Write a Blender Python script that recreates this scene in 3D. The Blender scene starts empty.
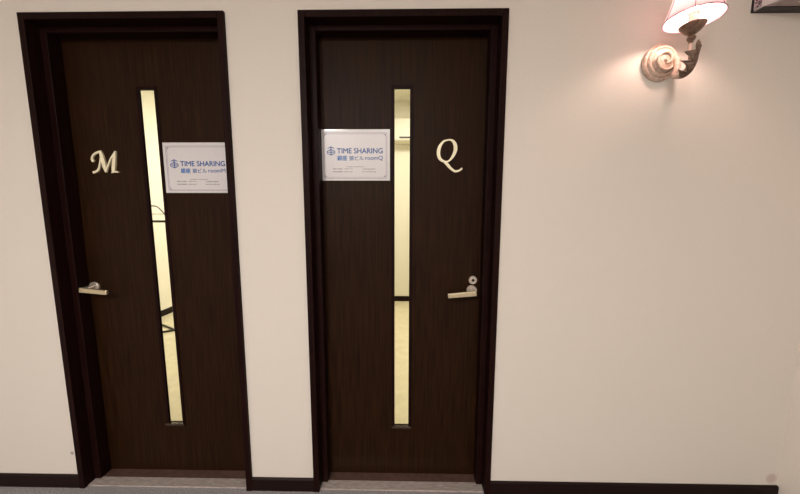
import bpy, bmesh, math, random
from mathutils import Vector, Matrix
C = bpy.context.scene.collection
PI = math.pi
random.seed(4)

# ------------------------------------------------------------------ materials
def mat(name, base, rough=.5, metal=0., spec=.5, **kw):
    m = bpy.data.materials.new(name); m.use_nodes = True
    b = m.node_tree.nodes['Principled BSDF']
    b.inputs['Base Color'].default_value = (*base, 1)
    b.inputs['Roughness'].default_value = rough
    b.inputs['Metallic'].default_value = metal
    b.inputs['Specular IOR Level'].default_value = spec
    for k, v in kw.items():
        b.inputs[k.replace('_', ' ')].default_value = v
    return m

def nodes(m):
    nt = m.node_tree
    return nt, nt.nodes, nt.links, nt.nodes['Principled BSDF']

def noise_mat(name, c1, c2, scale, rough=.5, bump=0., stretch=(1, 1, 1), detail=4, metal=0., spec=.5, lo=.35, hi=.65):
    m = mat(name, c1, rough, metal, spec)
    nt, N, L, b = nodes(m)
    tc = N.new('ShaderNodeTexCoord'); mp = N.new('ShaderNodeMapping')
    mp.inputs['Scale'].default_value = stretch
    nz = N.new('ShaderNodeTexNoise'); nz.inputs['Scale'].default_value = scale; nz.inputs['Detail'].default_value = detail
    cr = N.new('ShaderNodeValToRGB')
    cr.color_ramp.elements[0].position = lo; cr.color_ramp.elements[0].color = (*c1, 1)
    cr.color_ramp.elements[1].position = hi; cr.color_ramp.elements[1].color = (*c2, 1)
    L.new(tc.outputs['Object'], mp.inputs[0]); L.new(mp.outputs[0], nz.inputs['Vector'])
    L.new(nz.outputs['Fac'], cr.inputs[0]); L.new(cr.outputs[0], b.inputs['Base Color'])
    if bump:
        bp = N.new('ShaderNodeBump'); bp.inputs['Strength'].default_value = bump; bp.inputs['Distance'].default_value = .002
        L.new(nz.outputs['Fac'], bp.inputs['Height']); L.new(bp.outputs[0], b.inputs['Normal'])
    return m

def wall_mat(name, c1, c2, spots=()):
    m = noise_mat(name, c1, c2, 260, .75, .18, detail=3, spec=.25)
    nt, N, L, b = nodes(m)
    prev = b.inputs['Base Color'].links[0].from_socket
    tc = [n for n in N if n.type == 'TEX_COORD'][0]
    for (p, r, col, k) in spots:
        d = N.new('ShaderNodeVectorMath'); d.operation = 'DISTANCE'; d.inputs[1].default_value = p
        L.new(tc.outputs['Object'], d.inputs[0])
        mr = N.new('ShaderNodeMapRange'); mr.inputs[1].default_value = r * .5; mr.inputs[2].default_value = r
        mr.inputs[3].default_value = k; mr.inputs[4].default_value = 0
        L.new(d.outputs['Value'], mr.inputs[0])
        mx = N.new('ShaderNodeMixRGB'); mx.inputs[2].default_value = (*col, 1)
        L.new(mr.outputs[0], mx.inputs[0]); L.new(prev, mx.inputs[1]); prev = mx.outputs[0]
    L.new(prev, b.inputs['Base Color'])
    return m

def wood_mat(name, c1, c2, rough, spec=.5):
    m = noise_mat(name, c1, c2, 9, rough, .06, stretch=(14, 14, .5), detail=6, spec=spec, lo=.3, hi=.7)
    return m

M = {}
M['wall'] = wall_mat('cream_wallpaper', (.69, .640, .575), (.74, .690, .625),
                     [((-1.54, 0, .17), .010, (.25, .22, .22), .75), ((1.655, 0, .095), .03, (.45, .27, .24), .5)])
M['wall_white'] = wall_mat('white_wallpaper', (.80, .74, .66), (.84, .78, .70))
M['wall_warm'] = wall_mat('warm_wallpaper', (.80, .765, .64), (.84, .805, .68))
M['ceiling'] = noise_mat('ceiling_paint', (.78, .74, .68), (.82, .78, .72), 90, .8, .1)
M['carpet'] = noise_mat('grey_carpet', (.17, .16, .165), (.40, .385, .385), 220, .95, .6, detail=5, spec=.1)
M['floor_pale'] = noise_mat('pale_floor', (.70, .63, .43), (.76, .69, .48), 12, .25, 0)
M['wood'] = wood_mat('dark_walnut', (.0095, .0034, .0010), (.0275, .0105, .0030), .46, .10)
M['wood_frame'] = wood_mat('dark_frame_wood', (.0085, .0024, .0020), (.0150, .0048, .0038), .44, .07)
M['wood_base'] = wood_mat('dark_baseboard', (.009, .0032, .0026), (.014, .0052, .0042), .45, .15)
M['wood_gloss'] = wood_mat('polished_walnut', (.022, .012, .006), (.040, .022, .012), .16, .75)
M['brown_sill'] = noise_mat('brown_sill', (.075, .040, .030), (.11, .062, .046), 40, .5, .05)
M['steel'] = noise_mat('worn_metal', (.44, .37, .33), (.64, .56, .51), 30, .40, .05, stretch=(1, 8, 1), metal=.35)
M['nickel'] = noise_mat('champagne_nickel', (.70, .60, .40), (.76, .66, .46), 60, .32, 0, metal=.85)
M['nickel_pale'] = noise_mat('pale_nickel', (.66, .58, .50), (.72, .64, .56), 60, .36, 0, metal=.7)
M['black'] = mat('black_slot', (.01, .01, .01), .6)
M['brass'] = noise_mat('polished_brass', (.93, .85, .58), (.96, .89, .65), 80, .34, 0, metal=.25)
M['glass'] = mat('clear_glass', (1, 1, 1), .0, 0, .5, Transmission_Weight=1.0, IOR=1.02)
M['film'] = noise_mat('laminate_film', (.62, .60, .60), (.72, .70, .69), 40, .18, 0)
M['paper'] = noise_mat('white_paper', (.66, .64, .645), (.69, .67, .675), 120, .3, 0)
M['ink_blue'] = noise_mat('blue_ink', (.010, .070, .29), (.014, .082, .32), 90, .4)
M['ink_sky'] = noise_mat('bright_blue_ink', (.016, .12, .42), (.022, .14, .46), 90, .4)
M['ink_grey'] = noise_mat('grey_ink', (.12, .115, .14), (.16, .155, .18), 90, .4)
M['ink_border'] = noise_mat('border_ink', (.30, .27, .33), (.40, .37, .42), 90, .4)
M['ivory'] = noise_mat('antique_ivory', (.62, .475, .39), (.33, .20, .13), 75, .5, .3, lo=.42, hi=.85)
M['shaded_ivory'] = noise_mat('shaded_antique_ivory', (.10, .058, .038), (.19, .118, .078), 70, .45, .2, metal=.2)  # ivory finish with shade painted in as dark brown; carrier wire shares it
M['seam'] = noise_mat('mauve_piping', (.34, .20, .26), (.42, .26, .33), 90, .7)
M['dark_plastic'] = noise_mat('dark_plastic', (.012, .009, .012), (.02, .014, .018), 50, .5)
M['taupe'] = noise_mat('taupe_plastic', (.34, .27, .26), (.38, .31, .30), 50, .5)
M['pale_panel'] = noise_mat('pale_panel', (.66, .58, .58), (.72, .64, .64), 50, .5)
M['mesh_strip'] = mat('speckled_strip', (.4, .3, .33), .6)
nt, N, L, b = nodes(M['mesh_strip'])
ck = N.new('ShaderNodeTexVoronoi'); ck.inputs['Scale'].default_value = 190
tc = N.new('ShaderNodeTexCoord'); L.new(tc.outputs['Object'], ck.inputs['Vector'])
cr = N.new('ShaderNodeValToRGB'); cr.color_ramp.elements[0].color = (.05, .02, .035, 1); cr.color_ramp.elements[1].color = (.45, .34, .37, 1)
cr.color_ramp.elements[0].position = .35; cr.color_ramp.elements[1].position = .6
L.new(ck.outputs['Distance'], cr.inputs[0]); L.new(cr.outputs[0], b.inputs['Base Color'])
M['plastic_white'] = noise_mat('white_plastic', (.74, .70, .58), (.78, .74, .62), 30, .45)
M['wire'] = noise_mat('black_wire', (.02, .018, .016), (.03, .027, .024), 60, .4)
M['wire_grey'] = noise_mat('grey_wire', (.20, .19, .16), (.26, .25, .21), 60, .4)
# translucent fabric
def fabric(name, col, k):
    m = bpy.data.materials.new(name); m.use_nodes = True
    nt = m.node_tree; N = nt.nodes; L = nt.links; N.remove(N['Principled BSDF'])
    out = N['Material Output']; d = N.new('ShaderNodeBsdfDiffuse'); t = N.new('ShaderNodeBsdfTranslucent'); mx = N.new('ShaderNodeMixShader')
    w = N.new('ShaderNodeTexNoise'); w.inputs['Scale'].default_value = 300
    cr = N.new('ShaderNodeValToRGB'); cr.color_ramp.elements[0].color = (*[c * .94 for c in col], 1); cr.color_ramp.elements[1].color = (*col, 1)
    L.new(w.outputs['Fac'], cr.inputs[0])
    L.new(cr.outputs[0], d.inputs[0]); L.new(cr.outputs[0], t.inputs[0]); mx.inputs[0].default_value = k
    L.new(d.outputs[0], mx.inputs[1]); L.new(t.outputs[0], mx.inputs[2]); L.new(mx.outputs[0], out.inputs[0])
    return m
M['shade'] = fabric('pink_white_fabric', (.88, .76, .79), .32)
def emit(name, col, s):
    m = mat(name, col, .4); b = m.node_tree.nodes['Principled BSDF']
    b.inputs['Emission Color'].default_value = (*col, 1); b.inputs['Emission Strength'].default_value = s
    return m
M['bulb'] = emit('bulb_glow', (1, .70, .59), 300)

# ------------------------------------------------------------------ helpers
def tag(o, label=None, cat=None, group=None, kind=None):
    if label: o['label'] = label
    if cat: o['category'] = cat
    if group: o['group'] = group
    if kind: o['kind'] = kind
    return o
def wloc(o):
    v = Vector((0, 0, 0))
    while o: v += o.location; o = o.parent
    return v
def link(name, me, m, parent=None, loc=None, smooth=False):
    """mesh given in world coordinates; moved into the frame of its parent (or of loc)"""
    o = bpy.data.objects.new(name, me); C.objects.link(o)
    if parent is not None:
        o.parent = parent; off = wloc(parent)
    else:
        off = Vector(loc) if loc else Vector((0, 0, 0)); o.location = off
    me.transform(Matrix.Translation(-off))
    if m is not None: me.materials.append(m)
    if smooth:
        for p in me.polygons: p.use_smooth = True
    return o
def obj(name, bm, m, parent=None, loc=None, smooth=False):
    bmesh.ops.recalc_face_normals(bm, faces=bm.faces)
    me = bpy.data.meshes.new(name); bm.to_mesh(me); bm.free()
    return link(name, me, m, parent, loc, smooth)
def empty(name, loc):
    o = bpy.data.objects.new(name, None); C.objects.link(o); o.location = loc; o.empty_display_size = .05
    return o
def box(bm, x0, x1, y0, y1, z0, z1, bev=0):
    vs = [bm.verts.new((x, y, z)) for x in (x0, x1) for y in (y0, y1) for z in (z0, z1)]
    fs = [bm.faces.new([vs[i] for i in q]) for q in ((0, 1, 3, 2), (4, 6, 7, 5), (0, 4, 5, 1), (2, 3, 7, 6), (0, 2, 6, 4), (1, 5, 7, 3))]
    if bev:
        es = list({e for f in fs for e in f.edges})
        bmesh.ops.bevel(bm, geom=es, offset=bev, segments=2, affect='EDGES', profile=.5)
    return bm
def BX(*a, bev=0): return box(bmesh.new(), *a, bev=bev)
def prism(bm, pts, y0, y1):
    """polygon in xz extruded along y"""
    A = [bm.verts.new((x, y0, z)) for x, z in pts]; B = [bm.verts.new((x, y1, z)) for x, z in pts]
    bm.faces.new(A); bm.faces.new(B[::-1]); n = len(pts)
    for i in range(n): bm.faces.new((A[i], B[i], B[(i + 1) % n], A[(i + 1) % n]))
    return bm
def prism_z(bm, pts, z0, z1):
    A = [bm.verts.new((x, y, z0)) for x, y in pts]; B = [bm.verts.new((x, y, z1)) for x, y in pts]
    bm.faces.new(A); bm.faces.new(B[::-1]); n = len(pts)
    for i in range(n): bm.faces.new((A[i], B[i], B[(i + 1) % n], A[(i + 1) % n]))
    return bm
def tube(bm, pts, rad, n=10, caps=True):
    pts = [Vector(p) for p in pts]
    if not hasattr(rad, '__len__'): rad = [rad] * len(pts)
    rings = []; up = None
    for i, p in enumerate(pts):
        t = (pts[min(i + 1, len(pts) - 1)] - pts[max(i - 1, 0)]).normalized()
        if up is None:
            up = Vector((0, 0, 1)) if abs(t.z) < .9 else Vector((1, 0, 0))
        a = (up - t * up.dot(t)).normalized(); bb = t.cross(a); up = a
        rings.append([bm.verts.new(p + rad[i] * (math.cos(2 * PI * k / n) * a + math.sin(2 * PI * k / n) * bb)) for k in range(n)])
    for r, s in zip(rings, rings[1:]):
        for k in range(n): bm.faces.new((r[k], r[(k + 1) % n], s[(k + 1) % n], s[k]))
    if caps: bm.faces.new(rings[0]); bm.faces.new(rings[-1][::-1])
    return bm
def lathe(bm, prof, c, axis='z', n=40, close=True):
    """prof: list of (radius, height along axis); axis '-y' grows towards the viewer of the wall"""
    rings = []
    for r, h in prof:
        ring = []
        for k in range(n):
            a = 2 * PI * k / n; u, v = r * math.cos(a), r * math.sin(a)
            p = (c[0] + u, c[1] + v, c[2] + h) if axis == 'z' else (c[0] + u, c[1] - h, c[2] + v)
            ring.append(bm.verts.new(p))
        rings.append(ring)
    for r, s in zip(rings, rings[1:]):
        for k in range(n): bm.faces.new((r[k], r[(k + 1) % n], s[(k + 1) % n], s[k]))
    if close:
        bm.faces.new(rings[0]); bm.faces.new(rings[-1][::-1])
    return bm
def spline(pts, n=8):
    """Catmull-Rom through tuples of any dimension"""
    out = []; P = [pts[0]] + list(pts) + [pts[-1]]
    for i in range(1, len(P) - 2):
        for k in range(n):
            t = k / n
            out.append(tuple(.5 * ((2 * b) + (-a + c) * t + (2 * a - 5 * b + 4 * c - d) * t * t + (-a + 3 * b - 3 * c + d) * t ** 3)
                             for a, b, c, d in zip(P[i - 1], P[i], P[i + 1], P[i + 2])))
    out.append(tuple(pts[-1]))
    return out
def stroke(bm, pts, y0, y1, n=8):
    """pen stroke: (x, z, width) points, extruded from y0 to y1"""
    S = spline(pts, n); Lf = []; Rt = []
    for i, (x, z, w) in enumerate(S):
        a = S[max(i - 1, 0)]; b = S[min(i + 1, len(S) - 1)]
        t = Vector((b[0] - a[0], b[1] - a[1])).normalized(); nn = Vector((-t.y, t.x)) * w / 2
        Lf.append((x + nn.x, z + nn.y)); Rt.append((x - nn.x, z - nn.y))
    v = [[bm.verts.new((p[0], y, p[1])) for p in row] for row in (Lf, Rt) for y in (y0, y1)]
    l0, l1, r0, r1 = v
    for i in range(len(S) - 1):
        bm.faces.new((l0[i], l0[i + 1], r0[i + 1], r0[i])); bm.faces.new((l1[i], r1[i], r1[i + 1], l1[i + 1]))
        bm.faces.new((l0[i], l1[i], l1[i + 1], l0[i + 1])); bm.faces.new((r0[i], r0[i + 1], r1[i + 1], r1[i]))
    for i in (0, -1): bm.faces.new((l0[i], r0[i], r1[i], l1[i]))
    return bm
def text_mesh(name, s, x0, x1, z0, cap, y, m, parent, bold=0.):
    """flat lettering standing in a plane facing -y, fitted between x0 and x1, cap height cap on baseline z0"""
    cu = bpy.data.curves.new(name, 'FONT'); cu.body = s; cu.size = 1; cu.extrude = .004
    t = bpy.data.objects.new(name, cu); C.objects.link(t)
    bpy.context.view_layer.update()
    dg = bpy.context.evaluated_depsgraph_get()
    me = bpy.data.meshes.new_from_object(t.evaluated_get(dg))
    bpy.data.objects.remove(t)
    xs = [v.co.x for v in me.vertices]; ys = [v.co.y for v in me.vertices]
    mx0, mx1 = min(xs), max(xs); hi = max(ys); lo = max(min(ys), 0) if s.isascii() else min(ys)
    sx = (x1 - x0) / (mx1 - mx0); sz = cap / (hi - lo)
    for v in me.vertices:
        v.co = Vector((x0 + (v.co.x - mx0) * sx, y - (v.co.z + .004) * .03, z0 + (v.co.y - lo) * sz))
    if bold:
        b = bmesh.new()
        for i, (dx, dz) in enumerate(((0, 0), (bold, 0), (-bold, 0), (0, bold), (0, -bold))):
            k = me.copy(); k.transform(Matrix.Translation((dx, i * .00002, dz))); b.from_mesh(k); bpy.data.meshes.remove(k)
        b.to_mesh(me); b.free()
    return link(name, me, m, parent)

# ------------------------------------------------------------------ room shell of the corridor
WT = .13      # thickness of the wall with the doors
MX0, MX1 = -1.513, -.702      # outer edges of the casing of the left door
QX0, QX1 = -.415, .394        # outer edges of the casing of the right door
ZT = 2.053; CW = .026
RX = 1.685                    # right wall
CEIL = 2.55
bm = bmesh.new()
box(bm, -3.4, MX0 + .008, 0, WT, 0, CEIL); box(bm, MX1 - .008, QX0 + .008, 0, WT, 0, CEIL); box(bm, QX1 - .008, RX, 0, WT, 0, CEIL)
box(bm, MX0 + .008, MX1 - .008, 0, WT, ZT - .008, CEIL); box(bm, QX0 + .008, QX1 - .008, 0, WT, ZT - .008, CEIL)
bmesh.ops.remove_doubles(bm, verts=bm.verts, dist=1e-5)
tag(obj('wall_back', bm, M['wall']), 'cream papered corridor wall with two dark door openings', 'wall', kind='structure')
tag(obj('wall_right', BX(RX, RX + .1, -4.0, WT, 0, CEIL), M['wall_white']), 'white side wall edge at the lower right of the corridor', 'wall', kind='structure')
tag(obj('floor', BX(-3.4, RX + .1, -4.0, 0.003, -.05, 0), M['carpet']), 'grey carpet floor of the corridor', 'floor', kind='structure')
tag(obj('ceiling', BX(-3.4, RX + .1, -4.0, WT, CEIL, CEIL + .05), M['ceiling']), 'plain ceiling above the corridor', 'ceiling', kind='structure')
tag(obj('wall_front', BX(-3.4, RX + .1, -4.1, -4.0, 0, CEIL), M['wall']), 'cream wall across the corridor facing the doors', 'wall', kind='structure')
tag(obj('wall_left', BX(-3.5, -3.4, -4.1, WT, 0, CEIL), M['wall']), 'cream end wall at the far left of the corridor', 'wall', kind='structure')
# baseboards
BH = .063
for nm, x0, x1, lab in (('baseboard_left', -3.4, MX0, 'dark brown baseboard left of the M door'),
                        ('baseboard_middle', MX1, QX0, 'short dark brown baseboard between the two doors'),
                        ('baseboard_right', QX1, RX - .002, 'long dark brown baseboard right of the Q door')):
    bm = bmesh.new(); prism_pts = [(0, 0), (-.009, 0), (-.009, BH - .006), (-.005, BH), (0, BH)]
    A = [bm.verts.new((x0, y, z)) for y, z in prism_pts]; B = [bm.verts.new((x1, y, z)) for y, z in prism_pts]
    bm.faces.new(A); bm.faces.new(B[::-1])
    for i in range(5): bm.faces.new((A[i], A[(i + 1) % 5], B[(i + 1) % 5], B[i]))
    tag(obj(nm, bm, M['wood_base']), lab, 'baseboard', kind='structure')

# ------------------------------------------------------------------ door frames
YF = -.012; YD = .09; ST = .028
def frame(name, x0, x1, label):
    bm = bmesh.new()
    # casing and jamb in one piece per side, with the stop in front of the leaf
    box(bm, x0, x0 + CW, YF, WT + .008, 0, ZT, bev=.0015); box(bm, x1 - CW, x1, YF, WT + .008, 0, ZT, bev=.0015)
    box(bm, x0 + CW, x1 - CW, YF, WT + .008, ZT - CW, ZT, bev=.0015)
    o = obj(name, bm, M['wood_frame']); tag(o, label, 'door frame', kind='structure')
    s = bmesh.new()
    box(s, x0 + CW, x0 + CW + ST, .036, .087, 0.006, ZT - CW, bev=.002)
    box(s, x1 - CW - ST, x1 - CW, .036, .087, 0.006, ZT - CW, bev=.002)
    box(s, x0 + CW + ST, x1 - CW - ST, .036, .087, ZT - CW - ST * .8, ZT - CW, bev=.002)
    obj('door_stop', s, M['wood_frame'], o)
    return o
frame('trim_1', MX0, MX1, 'dark wood frame around the left door with brass letter M')
frame('trim_2', QX0, QX1, 'dark wood frame around the right door with brass letter Q')

def threshold(x0, x1, label):
    t = empty('door_threshold', ((x0 + x1) / 2, .045, 0)); tag(t, label, 'threshold', 'metal thresholds under the doors')
    obj('metal_strip', BX(x0, x1, .002, .049, -.02, .005, bev=.001), M['steel'], t)
    obj('wood_strip', BX(x0, x1, .0495, WT, -.02, .0045), M['brown_sill'], t)
threshold(MX0 + CW, MX1 - CW, 'worn metal threshold strip under the M door')
threshold(QX0 + CW, QX1 - CW, 'worn metal threshold strip under the Q door')

# ------------------------------------------------------------------ doors
def ring_cyl(c, r, h, prof=None):
    return lathe(bmesh.new(), prof or [(r, 0), (r, h * .6), (r * .88, h), (r * .5, h)], c, '-y', 28)
def lever(parent, xr, zr, direction):
    """rosette on the leaf, neck and a flat drooping lever"""
    h = lathe(bmesh.new(), [(.0235, 0), (.0235, .006), (.021, .0085), (.012, .0085), (.0105, .012)], (xr, YD, zr), '-y', 32)
    ho = obj('door_handle', h, M['nickel_pale'], parent, smooth=False)
    tag(ho, 'satin nickel lever handle')
    obj('neck', lathe(bmesh.new(), [(.0105, .010), (.010, .050), (.010, .055)], (xr, YD, zr), '-y', 24), M['nickel_pale'], ho, smooth=True)
    bm = bmesh.new()
    box(bm, -.009, .116, -.006, .006, -.0115, .0115, bev=.003)
    for v in bm.verts:
        k = max(0, v.co.x) / .116
        v.co.z *= 1 - .12 * k
        v.co.y += -.004 * math.sin(k * PI)
    bmesh.ops.transform(bm, matrix=Matrix.Rotation(math.radians(5.5), 4, 'Y'), verts=bm.verts)
    if direction < 0: bmesh.ops.scale(bm, vec=(-1, 1, 1), verts=bm.verts)
    bmesh.ops.translate(bm, vec=(xr, YD - .058, zr - .001), verts=bm.verts)
    obj('lever', bm, M['nickel'], ho)
def door(name, x0, x1, xs, label, hx, hz, hd, key):
    W = .033; Z0, Z1 = .264, 1.804; zt = ZT - CW - .004
    d = empty(name, ((x0 + x1) / 2, YD, .008)); tag(d, label, 'door', kind='structure')
    bm = bmesh.new()
    y1 = YD + .036
    for ya, yb, V in ((YD, YD + .009, W), (YD + .009, y1, W + .045)):
        e = V - W
        box(bm, x0, xs - V, ya, yb, .008, zt); box(bm, xs + V, x1, ya, yb, .008, zt)
        box(bm, xs - V, xs + V, ya, yb, .008, Z0 - e); box(bm, xs - V, xs + V, ya, yb, Z1 + e, zt)
    obj('leaf', bm, M['wood'], d)
    # raised bead around the slit
    f = bmesh.new(); t = .014; e = .003
    box(f, xs - W - t, xs - W, YD - e, YD + .008, Z0 - t, Z1 + t, bev=.0012); box(f, xs + W, xs + W + t, YD - e, YD + .008, Z0 - t, Z1 + t, bev=.0012)
    box(f, xs - W, xs + W, YD - e, YD + .008, Z1, Z1 + t, bev=.0012)
    box(f, xs - W, xs + W, YD - e, YD + .008, Z0 - t, Z0 - .002)
    sf = obj('slit_frame', f, M['wood_frame'], d)
    obj('sill', BX(xs - W - t, xs + W + t, YD - .013, YD + .008, Z0 - .011, Z0 - .0005, bev=.002), M['wood_gloss'], sf)
    obj('glass_pane', BX(xs - W - .012, xs + W + .012, YD + .0095, YD + .0125, Z0 - .012, Z1 + .012), M['glass'], d)
    lever(d, hx, hz, hd)
    if key:
        k = obj('key_cylinder', lathe(bmesh.new(), [(.0190, 0), (.0190, .006), (.0165, .009), (.009, .009), (.0088, .0075)], (hx + .004, YD, hz + .047), '-y', 32), M['nickel_pale'], d)
        obj('keyhole', lathe(bmesh.new(), [(.0065, .007), (.0065, .0105)], (hx + .004, YD, hz + .047), '-y', 20), M['black'], k)
    return d
door('door_1', MX0 + CW + .003, MX1 - CW - .003, -1.1115, 'left dark wood door with brass letter M and glass slit', -1.436, .937, 1, False)
door('door_2', QX0 + CW + .003, QX1 - CW - .003, -.0125, 'right dark wood door with brass letter Q and glass slit', .305, .932, -1, True)

# ------------------------------------------------------------------ brass letters
def glyph(strokes, px0, py0, sc, x, z):
    bm = bmesh.new()
    for i, s in enumerate(strokes):
        stroke(bm, [(x + (a - px0) * sc, z - (b_ - py0) * sc, w * sc) for a, b_, w in s], YD - .0065 - .0004 * i, YD - .0002)
    return bm
# M traced in a 494-unit square, 1 unit = .000553 m, bottom centre on the leaf
Mst = [
    [(190, 222, 24), (178, 205, 20), (184, 180, 16), (208, 155, 16), (240, 142, 18), (268, 136, 20)],
    [(266, 138, 8), (257, 190, 10), (246, 240, 13), (228, 290, 17), (200, 312, 18), (174, 318, 20)],
    [(262, 136, 18), (268, 170, 30), (278, 230, 34), (287, 280, 28), (294, 318, 10)],
    [(290, 314, 12), (315, 265, 13), (350, 200, 14), (398, 134, 10)],
    [(396, 134, 10), (384, 180, 24), (373, 240, 29), (364, 290, 28), (364, 314, 24)],
    [(346, 320, 9), (375, 312, 15), (408, 317, 11)],
]
sM = .165 / 250 * .75
o = obj('brass_letter', glyph(Mst, 290, 320, sM, -1.3225, 1.4545), M['brass'], None, (-1.3225, YD, 1.4545))
tag(o, 'polished brass script letter M fixed on the left door', 'letter', 'brass door letters')
Qst = [
    [(225, 95, 13), (180, 108, 18), (140, 160, 30), (128, 225, 34), (145, 280, 29), (190, 308, 20), (230, 303, 16), (270, 262, 26), (298, 195, 36), (292, 135, 34), (262, 100, 22), (225, 93, 12)],
    [(176, 300, 16), (215, 332, 28), (255, 375, 24), (300, 404, 22), (345, 395, 18), (370, 374, 18)],
]
sQ = .1215 / 270 * .945
o = obj('brass_letter', glyph(Qst, 240, 412, sQ, .192, 1.457), M['brass'], None, (.192, YD, 1.457))
tag(o, 'polished brass script letter Q fixed on the right door', 'letter', 'brass door letters')

# ------------------------------------------------------------------ laminated notices
def notice(x, z, room, label):
    """x, z: lower left corner of the laminated sheet"""
    W, H = .303, .217; Y = YD - .001
    s = empty('door_notice', (x + W / 2, YD, z)); tag(s, label, 'sign', 'laminated notices on the doors')
    X = lambda u: x + (u - 33) / 572 * W
    Z = lambda v: z + (455 - v) / 420 * H
    obj('laminate_film', BX(x, x + W, YD - .001, YD - .0003, z, z + H), M['film'], s)
    obj('paper', BX(x + .005, x + W - .005, YD - .0014, YD - .0009, z + .005, z + H - .005), M['paper'], s)
    yb0, yb1 = YD - .0017, YD - .0013
    bm = bmesh.new(); a0, a1, b0, b1 = X(56), X(582), Z(438), Z(62); t = .0016
    for off, th in ((0, .0022), (.0052, .0012)):
        p0, p1, q0, q1 = a0 + off, a1 - off, b0 + off, b1 - off
        box(bm, p0, p1, yb0, yb1, q0, q0 + th); box(bm, p0, p1, yb0, yb1, q1 - th, q1)
        box(bm, p0, p0 + th, yb0, yb1, q0 + th, q1 - th); box(bm, p1 - th, p1, yb0, yb1, q0 + th, q1 - th)
    r = .020
    for cx, cz, sx, sz in ((a0, b0, 1, 1), (a1, b0, -1, 1), (a0, b1, 1, -1), (a1, b1, -1, -1)):
        pts = [(cx + sx * .005, cz + sz * .005)]
        for k in range(9):
            an = PI / 2 * k / 8
            pts.append((cx + sx * (.005 + r * (1 - math.sin(an))), cz + sz * (.005 + r * (1 - math.cos(an)))))
        prism(bm, pts, yb0 - .0002, yb1)
    obj('ornate_border', bm, M['ink_border'], s)
    # emblem: a stem crossed by three arched bars
    bm = bmesh.new(); cx = X(121); y0, y1 = YD - .0018, YD - .0013; u = W / 572
    box(bm, cx - 4 * u, cx + 4 * u, y0, y1, Z(246), Z(174))
    for k, pl in enumerate((((94, 190), (121, 177), (148, 190)), ((90, 214), (121, 198), (152, 214)),
                            ((90, 212), (90, 230), (96, 233)), ((152, 212), (152, 230), (146, 233)),
                            ((98, 221), (121, 221), (144, 221)), ((98, 234), (121, 245), (144, 234)))):
        stroke(bm, [(X(p), Z(q), 6.5 * u) for p, q in pl], y0 - .00006 * (k + 1), y1, 1)
    obj('blue_emblem', bm, M['ink_blue'], s)
    text_mesh('headline', 'TIME SHARING', X(171), X(545), Z(230), 40 * u, YD - .0014, M['ink_blue'], s, .0007)
    text_mesh('district_name', '銀座', X(172), X(252), Z(289), 40 * u, YD - .0014, M['ink_sky'], s, .0006)
    text_mesh('building_name', '狼ビル', X(270), X(388), Z(289), 38 * u, YD - .0014, M['ink_blue'], s, .0003)
    text_mesh('room_name', 'room' + room, X(402), X(546), Z(283), 31 * u, YD - .0014, M['ink_blue'], s, .0003)
    # fine print, too small to read: rows of tiny strokes
    bm = bmesh.new(); rnd = random.Random(7)
    for v, xa, xb, hgt in ((341, 246, 392, 6), (358, 134, 215, 9), (358, 230, 298, 6), (360, 380, 482, 9), (382, 134, 215, 10), (382, 228, 296, 7), (382, 376, 492, 7)):
        px = xa
        while px < xb:
            w = rnd.uniform(4, 8)
            box(bm, X(px), X(min(px + w, xb)), y0, y1, Z(v + hgt / 2 * rnd.uniform(.5, 1)), Z(v - hgt / 2 * rnd.uniform(.5, 1)))
            px += w + rnd.uniform(2, 4.5)
    p = obj('fine_print', bm, M['ink_grey'], s); p['kind'] = 'stuff'
notice(-.3685, 1.421, 'Q', 'white laminated notice printed roomQ, left of the glass slit')
notice(-1.0625, 1.367, 'M', 'white laminated notice printed roomM, right of the glass slit')

# ------------------------------------------------------------------ wall sconce
SX, SY, SZ = .970, -.142, 1.933      # centre of the lower rim of the shade
t = empty('wall_sconce', (.975, 0, 1.855))
tag(t, 'lit wall sconce with pink fabric shade on an ornate ivory arm', 'wall lamp')
rc = (.978, 0, 1.855)
ro = obj('rosette', lathe(bmesh.new(), [(r, h * 1.25) for r, h in [(.064, 0), (.066, .004), (.066, .010), (.062, .014), (.0585, .0145), (.058, .011), (.0555, .011), (.055, .019), (.052, .022), (.047, .022), (.046, .0165), (.043, .0165), (.042, .021), (.034, .025), (.022, .028), (.010, .029)]], rc, '-y', 56), M['ivory'], t, smooth=True)
bm = bmesh.new(); pts = []
for k in range(46):       # volute on the face of the rosette, running out into the arm
    q = k / 45; a = 2 * PI - (1 - q) * 2.5 * PI; r = .011 + .029 * q ** .8
    pts.append((rc[0] + r * math.cos(a), -.0365 - .003 * math.sin(q * PI) + .004 * q, rc[2] + r * math.sin(a)))
tube(bm, pts, [.0038 + .0014 * math.sin(k / 45 * PI) for k in range(46)], 8)
bmesh.ops.create_uvsphere(bm, u_segments=14, v_segments=9, radius=.007, matrix=Matrix.Translation((rc[0] - .002, -.036, rc[2] - .001)))
obj('scroll', bm, M['ivory'], ro, smooth=True)
arm = spline([(SX + .047, -.040, 1.852), (SX + .040, -.050, 1.815), (SX + .018, -.066, 1.786), (SX + .006, -.088, 1.771), (SX, -.115, 1.766), (SX, -.140, 1.776), (SX, -.147, 1.802), (SX, -.143, 1.835), (SX, SY, 1.862)], 8)
obj('arm', tube(bmesh.new(), arm, [.0105 - .005 * (i / len(arm)) for i in range(len(arm))], 12), M['ivory'], t, smooth=True)
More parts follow.
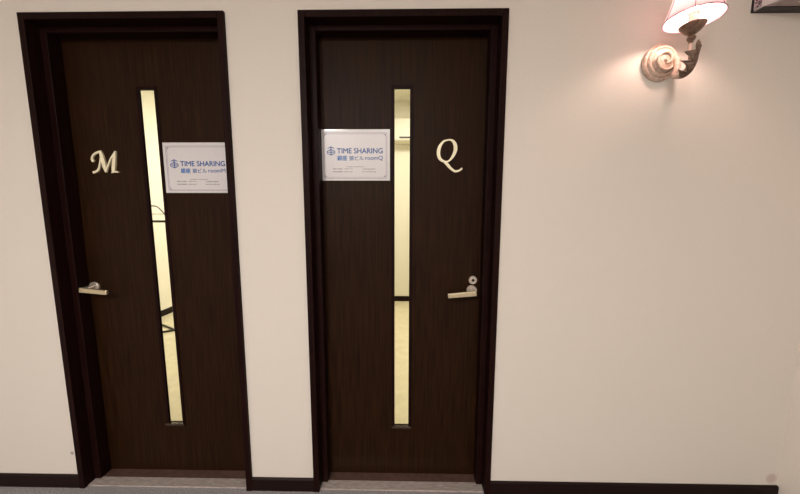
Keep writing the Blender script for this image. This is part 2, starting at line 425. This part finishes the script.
# acanthus leaf wrapped round the outer side of the arm
def leaf(path, widths, out, nu=10):
    """ribbon across x along a path in the yz plane, lobed edges, bowed and thick"""
    bm = bmesh.new(); rows = []
    P = spline(path, 14); n = len(P)
    for i, (y, z) in enumerate(P):
        q = i / (n - 1)
        w = 0
        f = q * (len(widths) - 1); k = min(int(f), len(widths) - 2); w = widths[k] + (widths[k + 1] - widths[k]) * (f - k)
        w *= .26 + .74 * ((q * 3.7 + .2) % 1.0) ** 1.2
        a = P[max(i - 1, 0)]; b_ = P[min(i + 1, n - 1)]
        tv = Vector((b_[0] - a[0], b_[1] - a[1])).normalized(); nv = Vector((tv.y, -tv.x)) * out
        row = []
        for j in range(nu + 1):
            s_ = j / nu
            bow = -.016 * s_ * s_ * (w / .02) + .0015 * math.cos(s_ * PI * 4)
            row.append((SX + .010 - s_ * w * 1.9, y + nv.x * bow + tv.x * .018 * s_, z + nv.y * bow + tv.y * .018 * s_))
        rows.append((row, nv))
    fr = [[bm.verts.new(p) for p in r] for r, nv in rows]
    bk = [[bm.verts.new((p[0], p[1] - nv.x * .0025, p[2] - nv.y * .0025)) for p in r] for r, nv in rows]
    for i in range(n - 1):
        for j in range(nu):
            bm.faces.new((fr[i][j], fr[i][j + 1], fr[i + 1][j + 1], fr[i + 1][j]))
            bm.faces.new((bk[i][j], bk[i + 1][j], bk[i + 1][j + 1], bk[i][j + 1]))
        bm.faces.new((fr[i][0], fr[i + 1][0], bk[i + 1][0], bk[i][0])); bm.faces.new((fr[i][nu], bk[i][nu], bk[i + 1][nu], fr[i + 1][nu]))
    for i in (0, n - 1):
        for j in range(nu): bm.faces.new((fr[i][j], bk[i][j], bk[i][j + 1], fr[i][j + 1]))
    return bm
obj('acanthus_leaf', leaf([(-.088, 1.764), (-.118, 1.756), (-.146, 1.764), (-.161, 1.786), (-.166, 1.812), (-.172, 1.834)], [.012, .020, .025, .025, .022, .017, .006], -1), M['shaded_ivory'], t, smooth=True)
obj('stem_knop', lathe(bmesh.new(), [(.006, -.078), (.007, -.071), (.011, -.067), (.0125, -.062), (.011, -.057), (.007, -.054), (.008, -.051), (.006, -.048)], (SX, SY, SZ), 'z', 24), M['shaded_ivory'], t, smooth=True)
obj('drip_dish', lathe(bmesh.new(), [(.007, -.052), (.012, -.049), (.022, -.041), (.031, -.030), (.036, -.022), (.0365, -.020), (.034, -.0205), (.028, -.028), (.016, -.036), (.010, -.037)], (SX, SY, SZ), 'z', 36), M['shaded_ivory'], t, smooth=True)
obj('candle_tube', lathe(bmesh.new(), [(.0135, -.036), (.0135, .012), (.016, .013), (.016, .019), (.012, .020)], (SX, SY, SZ), 'z', 28), M['ivory'], t, smooth=False)
obj('bulb', lathe(bmesh.new(), [(.008, .0205), (.010, .028), (.015, .040), (.0165, .050), (.014, .061), (.007, .072), (.002, .078)], (SX, SY, SZ), 'z', 24), M['bulb'], t, smooth=True)
R0, R1, HS = .079, .050, .125
bm = bmesh.new(); prof = []
for k in range(9):
    q = k / 8; prof.append((R0 + (R1 - R0) * q - .004 * math.sin(q * PI), HS * q))
n = 48; sh = bmesh.new()
lathe(sh, prof + [(r - .0012, h) for r, h in prof[::-1]] + [prof[0]], (SX, SY, SZ), 'z', n, close=False)
bmesh.ops.remove_doubles(sh, verts=sh.verts, dist=1e-6)
so = obj('lamp_shade', sh, M['shade'], t, smooth=True)
bm = bmesh.new()
for r, h in ((R0, 0), (R1, HS)):
    tube(bm, [(SX + r * math.cos(2 * PI * k / 48), SY + r * math.sin(2 * PI * k / 48), SZ + h) for k in range(49)], .0019, 8)
for k in range(6):
    a = PI / 6 + k * PI / 3 + math.radians(20)
    tube(bm, [(SX + (r + .0006) * math.cos(a), SY + (r + .0006) * math.sin(a), SZ + h) for r, h in prof], .0013, 6)
obj('shade_piping', bm, M['seam'], so, smooth=True)
# wire spider carrying the shade
bm = bmesh.new()
for k in range(3):
    a = k * 2 * PI / 3
    tube(bm, [(SX + .0125 * math.cos(a), SY + .0125 * math.sin(a), SZ + .019), (SX + .024 * math.cos(a), SY + .024 * math.sin(a), SZ + .06), (SX + R1 * math.cos(a), SY + R1 * math.sin(a), SZ + HS - .002)], .0011, 6)
obj('shade_carrier', bm, M['shaded_ivory'], t)

# ------------------------------------------------------------------ wedge shaped box high on the wall
t = empty('wall_box', (1.45, 0, 2.033)); tag(t, 'dark wall-mounted box with pale slanted side, high by the right edge', 'wall box')
ZB = 2.033
obj('back_plate', BX(1.305, 1.640, -.003, 0, ZB, ZB + .22, bev=.001), M['dark_plastic'], t)
obj('housing', prism_z(bmesh.new(), [(1.312, -.0035), (1.392, -.135), (1.556, -.135), (1.632, -.0035)], ZB + .010, ZB + .21), M['pale_panel'], t)
obj('underside', prism_z(bmesh.new(), [(1.313, -.0035), (1.388, -.128), (1.558, -.128), (1.630, -.0035)], ZB + .0035, ZB + .0098), M['taupe'], t)
obj('dark_rail', BX(1.316, 1.630, -.034, -.0035, ZB + .0006, ZB + .0034), M['dark_plastic'], t).name = 'rear_rail'  # dark rail along the rear of the underside
d = Vector((.080, -.1225)).normalized(); nrm = Vector((d.y, -d.x)) * 1
p0 = Vector((1.312, -.0035)) + d * .002; p1 = p0 + d * .017
nn = Vector((-abs(d.y), -d.x)) * .0012
obj('perforated_strip', prism_z(bmesh.new(), [tuple(p0), tuple(p1), tuple(p1 + nn), tuple(p0 + nn)], ZB + .012, ZB + .208), M['mesh_strip'], t)

# ------------------------------------------------------------------ rooms behind the glass slits
RC = 2.77
def room(nm, x0, x1, y1, desc):
    y0 = WT + .001
    tag(obj('floor_%s_room' % nm, BX(x0, x1, y0, y1, -.05, 0), M['floor_pale']), 'pale floor of the %s' % desc, 'floor', kind='structure')
    tag(obj('ceiling_%s_room' % nm, BX(x0, x1, y0, y1, RC, RC + .05), M['wall_warm']), 'ceiling of the %s' % desc, 'ceiling', kind='structure')
    bm = bmesh.new(); box(bm, x0, x1, y1, y1 + .05, 0, RC)
    tag(obj('wall_back_%s_room' % nm, bm, M['wall_warm']), 'warm white far wall of the %s' % desc, 'wall', kind='structure')
    for side, xa, xb in (('left', x0 - .05, x0), ('right', x1, x1 + .05)):
        tag(obj('wall_%s_%s_room' % (side, nm), BX(xa, xb, y0, y1 + .05, 0, RC), M['wall_warm']), 'warm white %s wall of the %s' % (side, desc), 'wall', kind='structure')
        bx = (x0, x0 + .009) if side == 'left' else (x1 - .009, x1)
        tag(obj('baseboard_%s_%s_room' % (side, nm), BX(*bx, y0, y1 - .009, 0, .075), M['wood_base']), 'dark baseboard on the %s wall of the %s' % (side, desc), 'baseboard', kind='structure')
    tag(obj('baseboard_back_%s_room' % nm, BX(x0, x1, y1 - .009, y1, 0, .075), M['wood_base']), 'dark baseboard on the far wall of the %s' % desc, 'baseboard', kind='structure')
room('first', -3.0, -.66, 4.2, 'room behind the M door')
room('second', -.60, 1.6, 3.01, 'room behind the Q door')
# upper corridor wall seen from the rooms (the doors' wall is lower than the rooms)
tag(obj('wall_upper', BX(-3.05, 1.65, .03, WT, CEIL + .051, RC + .05), M['wall']), 'strip of wall above the doors inside the rooms', 'wall', kind='structure')
# air conditioner
t = empty('air_conditioner', (.32, 3.01, 2.22)); tag(t, 'white air conditioner high on the wall behind the Q door glass', 'air conditioner')
bm = bmesh.new(); box(bm, -.16, .74, 2.79, 3.009, 2.215, 2.50, bev=.02); obj('body', bm, M['plastic_white'], t)
obj('air_outlet', BX(-.075, .70, 2.782, 2.795, 2.245, 2.263), M['wire'], t)
# wire display stand
t = empty('display_stand', (-2.50, 1.87, 0)); tag(t, 'thin black wire stand with splayed feet behind the M door glass', 'stand')
px, py = -2.49, 1.85
obj('post', tube(bmesh.new(), [(px, py, 0.012), (px, py, 1.20)], .010, 12), M['wire'], t)
for ex, ey in ((-2.80, 2.02), (-2.70, 1.72), (-2.18, 1.90)):
    obj('foot', tube(bmesh.new(), [(px, py, .010), (ex, ey, .010)], .010, 10), M['wire'], t)
obj('shelf', BX(-2.86, -2.36, 1.78, 1.99, 1.176, 1.196, bev=.003), M['wire'], t)
bm = bmesh.new()
tube(bm, spline([(-2.84, 1.87, 1.345), (-2.70, 1.87, 1.348), (-2.60, 1.87, 1.342), (-2.56, 1.87, 1.315), (-2.515, 1.87, 1.262), (-2.47, 1.87, 1.195)], 5), .007, 8)
tube(bm, [(-2.84, 1.87, 1.262), (-2.515, 1.87, 1.262)], .003, 8); tube(bm, [(-2.84, 1.87, 1.345), (-2.84, 1.87, 1.195)], .005, 8)
obj('wire_rail', bm, M['wire_grey'], t)

# ------------------------------------------------------------------ lights
def area(name, loc, size, power, col, rot=(0, 0, 0), shape='DISK', spread=PI):
    l = bpy.data.lights.new(name, 'AREA'); l.shape = shape; l.size = size; l.energy = power; l.color = col; l.spread = spread
    o = bpy.data.objects.new(name, l); C.objects.link(o); o.location = loc; o.rotation_euler = rot
    return o
WARM = (1, .935, .90)
area('ceiling_lamp', (-1.1, -3.0, CEIL - .01), .30, 82, WARM)
area('ceiling_lamp', (-.15, -2.6, CEIL - .01), .30, 37, WARM)
area('room_lamp', (-1.45, 2.7, RC - .02), .9, 62, (1, .955, .86))
area('room_lamp', (.3, 1.6, RC - .02), .7, 42, (1, .945, .80))
w = bpy.data.worlds.new('World'); bpy.context.scene.world = w; w.use_nodes = True
w.node_tree.nodes['Background'].inputs[0].default_value = (1, .9, .8, 1); w.node_tree.nodes['Background'].inputs[1].default_value = .02

# ------------------------------------------------------------------ camera
cam = bpy.data.cameras.new('Camera'); co = bpy.data.objects.new('Camera', cam); C.objects.link(co)
cam.sensor_fit = 'HORIZONTAL'; cam.sensor_width = 36; cam.lens = 300 / 800 * 36; cam.clip_start = .02
yaw, pitch, roll = -.0157, .1141, .0019
cy, sy, cp, sp, cr, sr = math.cos(yaw), math.sin(yaw), math.cos(pitch), math.sin(pitch), math.cos(roll), math.sin(roll)
r = Vector((cy, -sy, 0)); f0 = Vector((sy, cy, 0)); u0 = Vector((0, 0, 1))
f = cp * f0 - sp * u0; u = sp * f0 + cp * u0
r, u = cr * r + sr * u, -sr * r + cr * u
mw = Matrix((r, u, -f)).transposed().to_4x4(); mw.translation = (0, -1.25, 1.2815)
co.matrix_world = mw
sc = bpy.context.scene; sc.camera = co
vs = sc.view_settings; vs.view_transform = 'Standard'; vs.look = 'None'; vs.exposure = 0; vs.gamma = 1; vs.use_curve_mapping = False
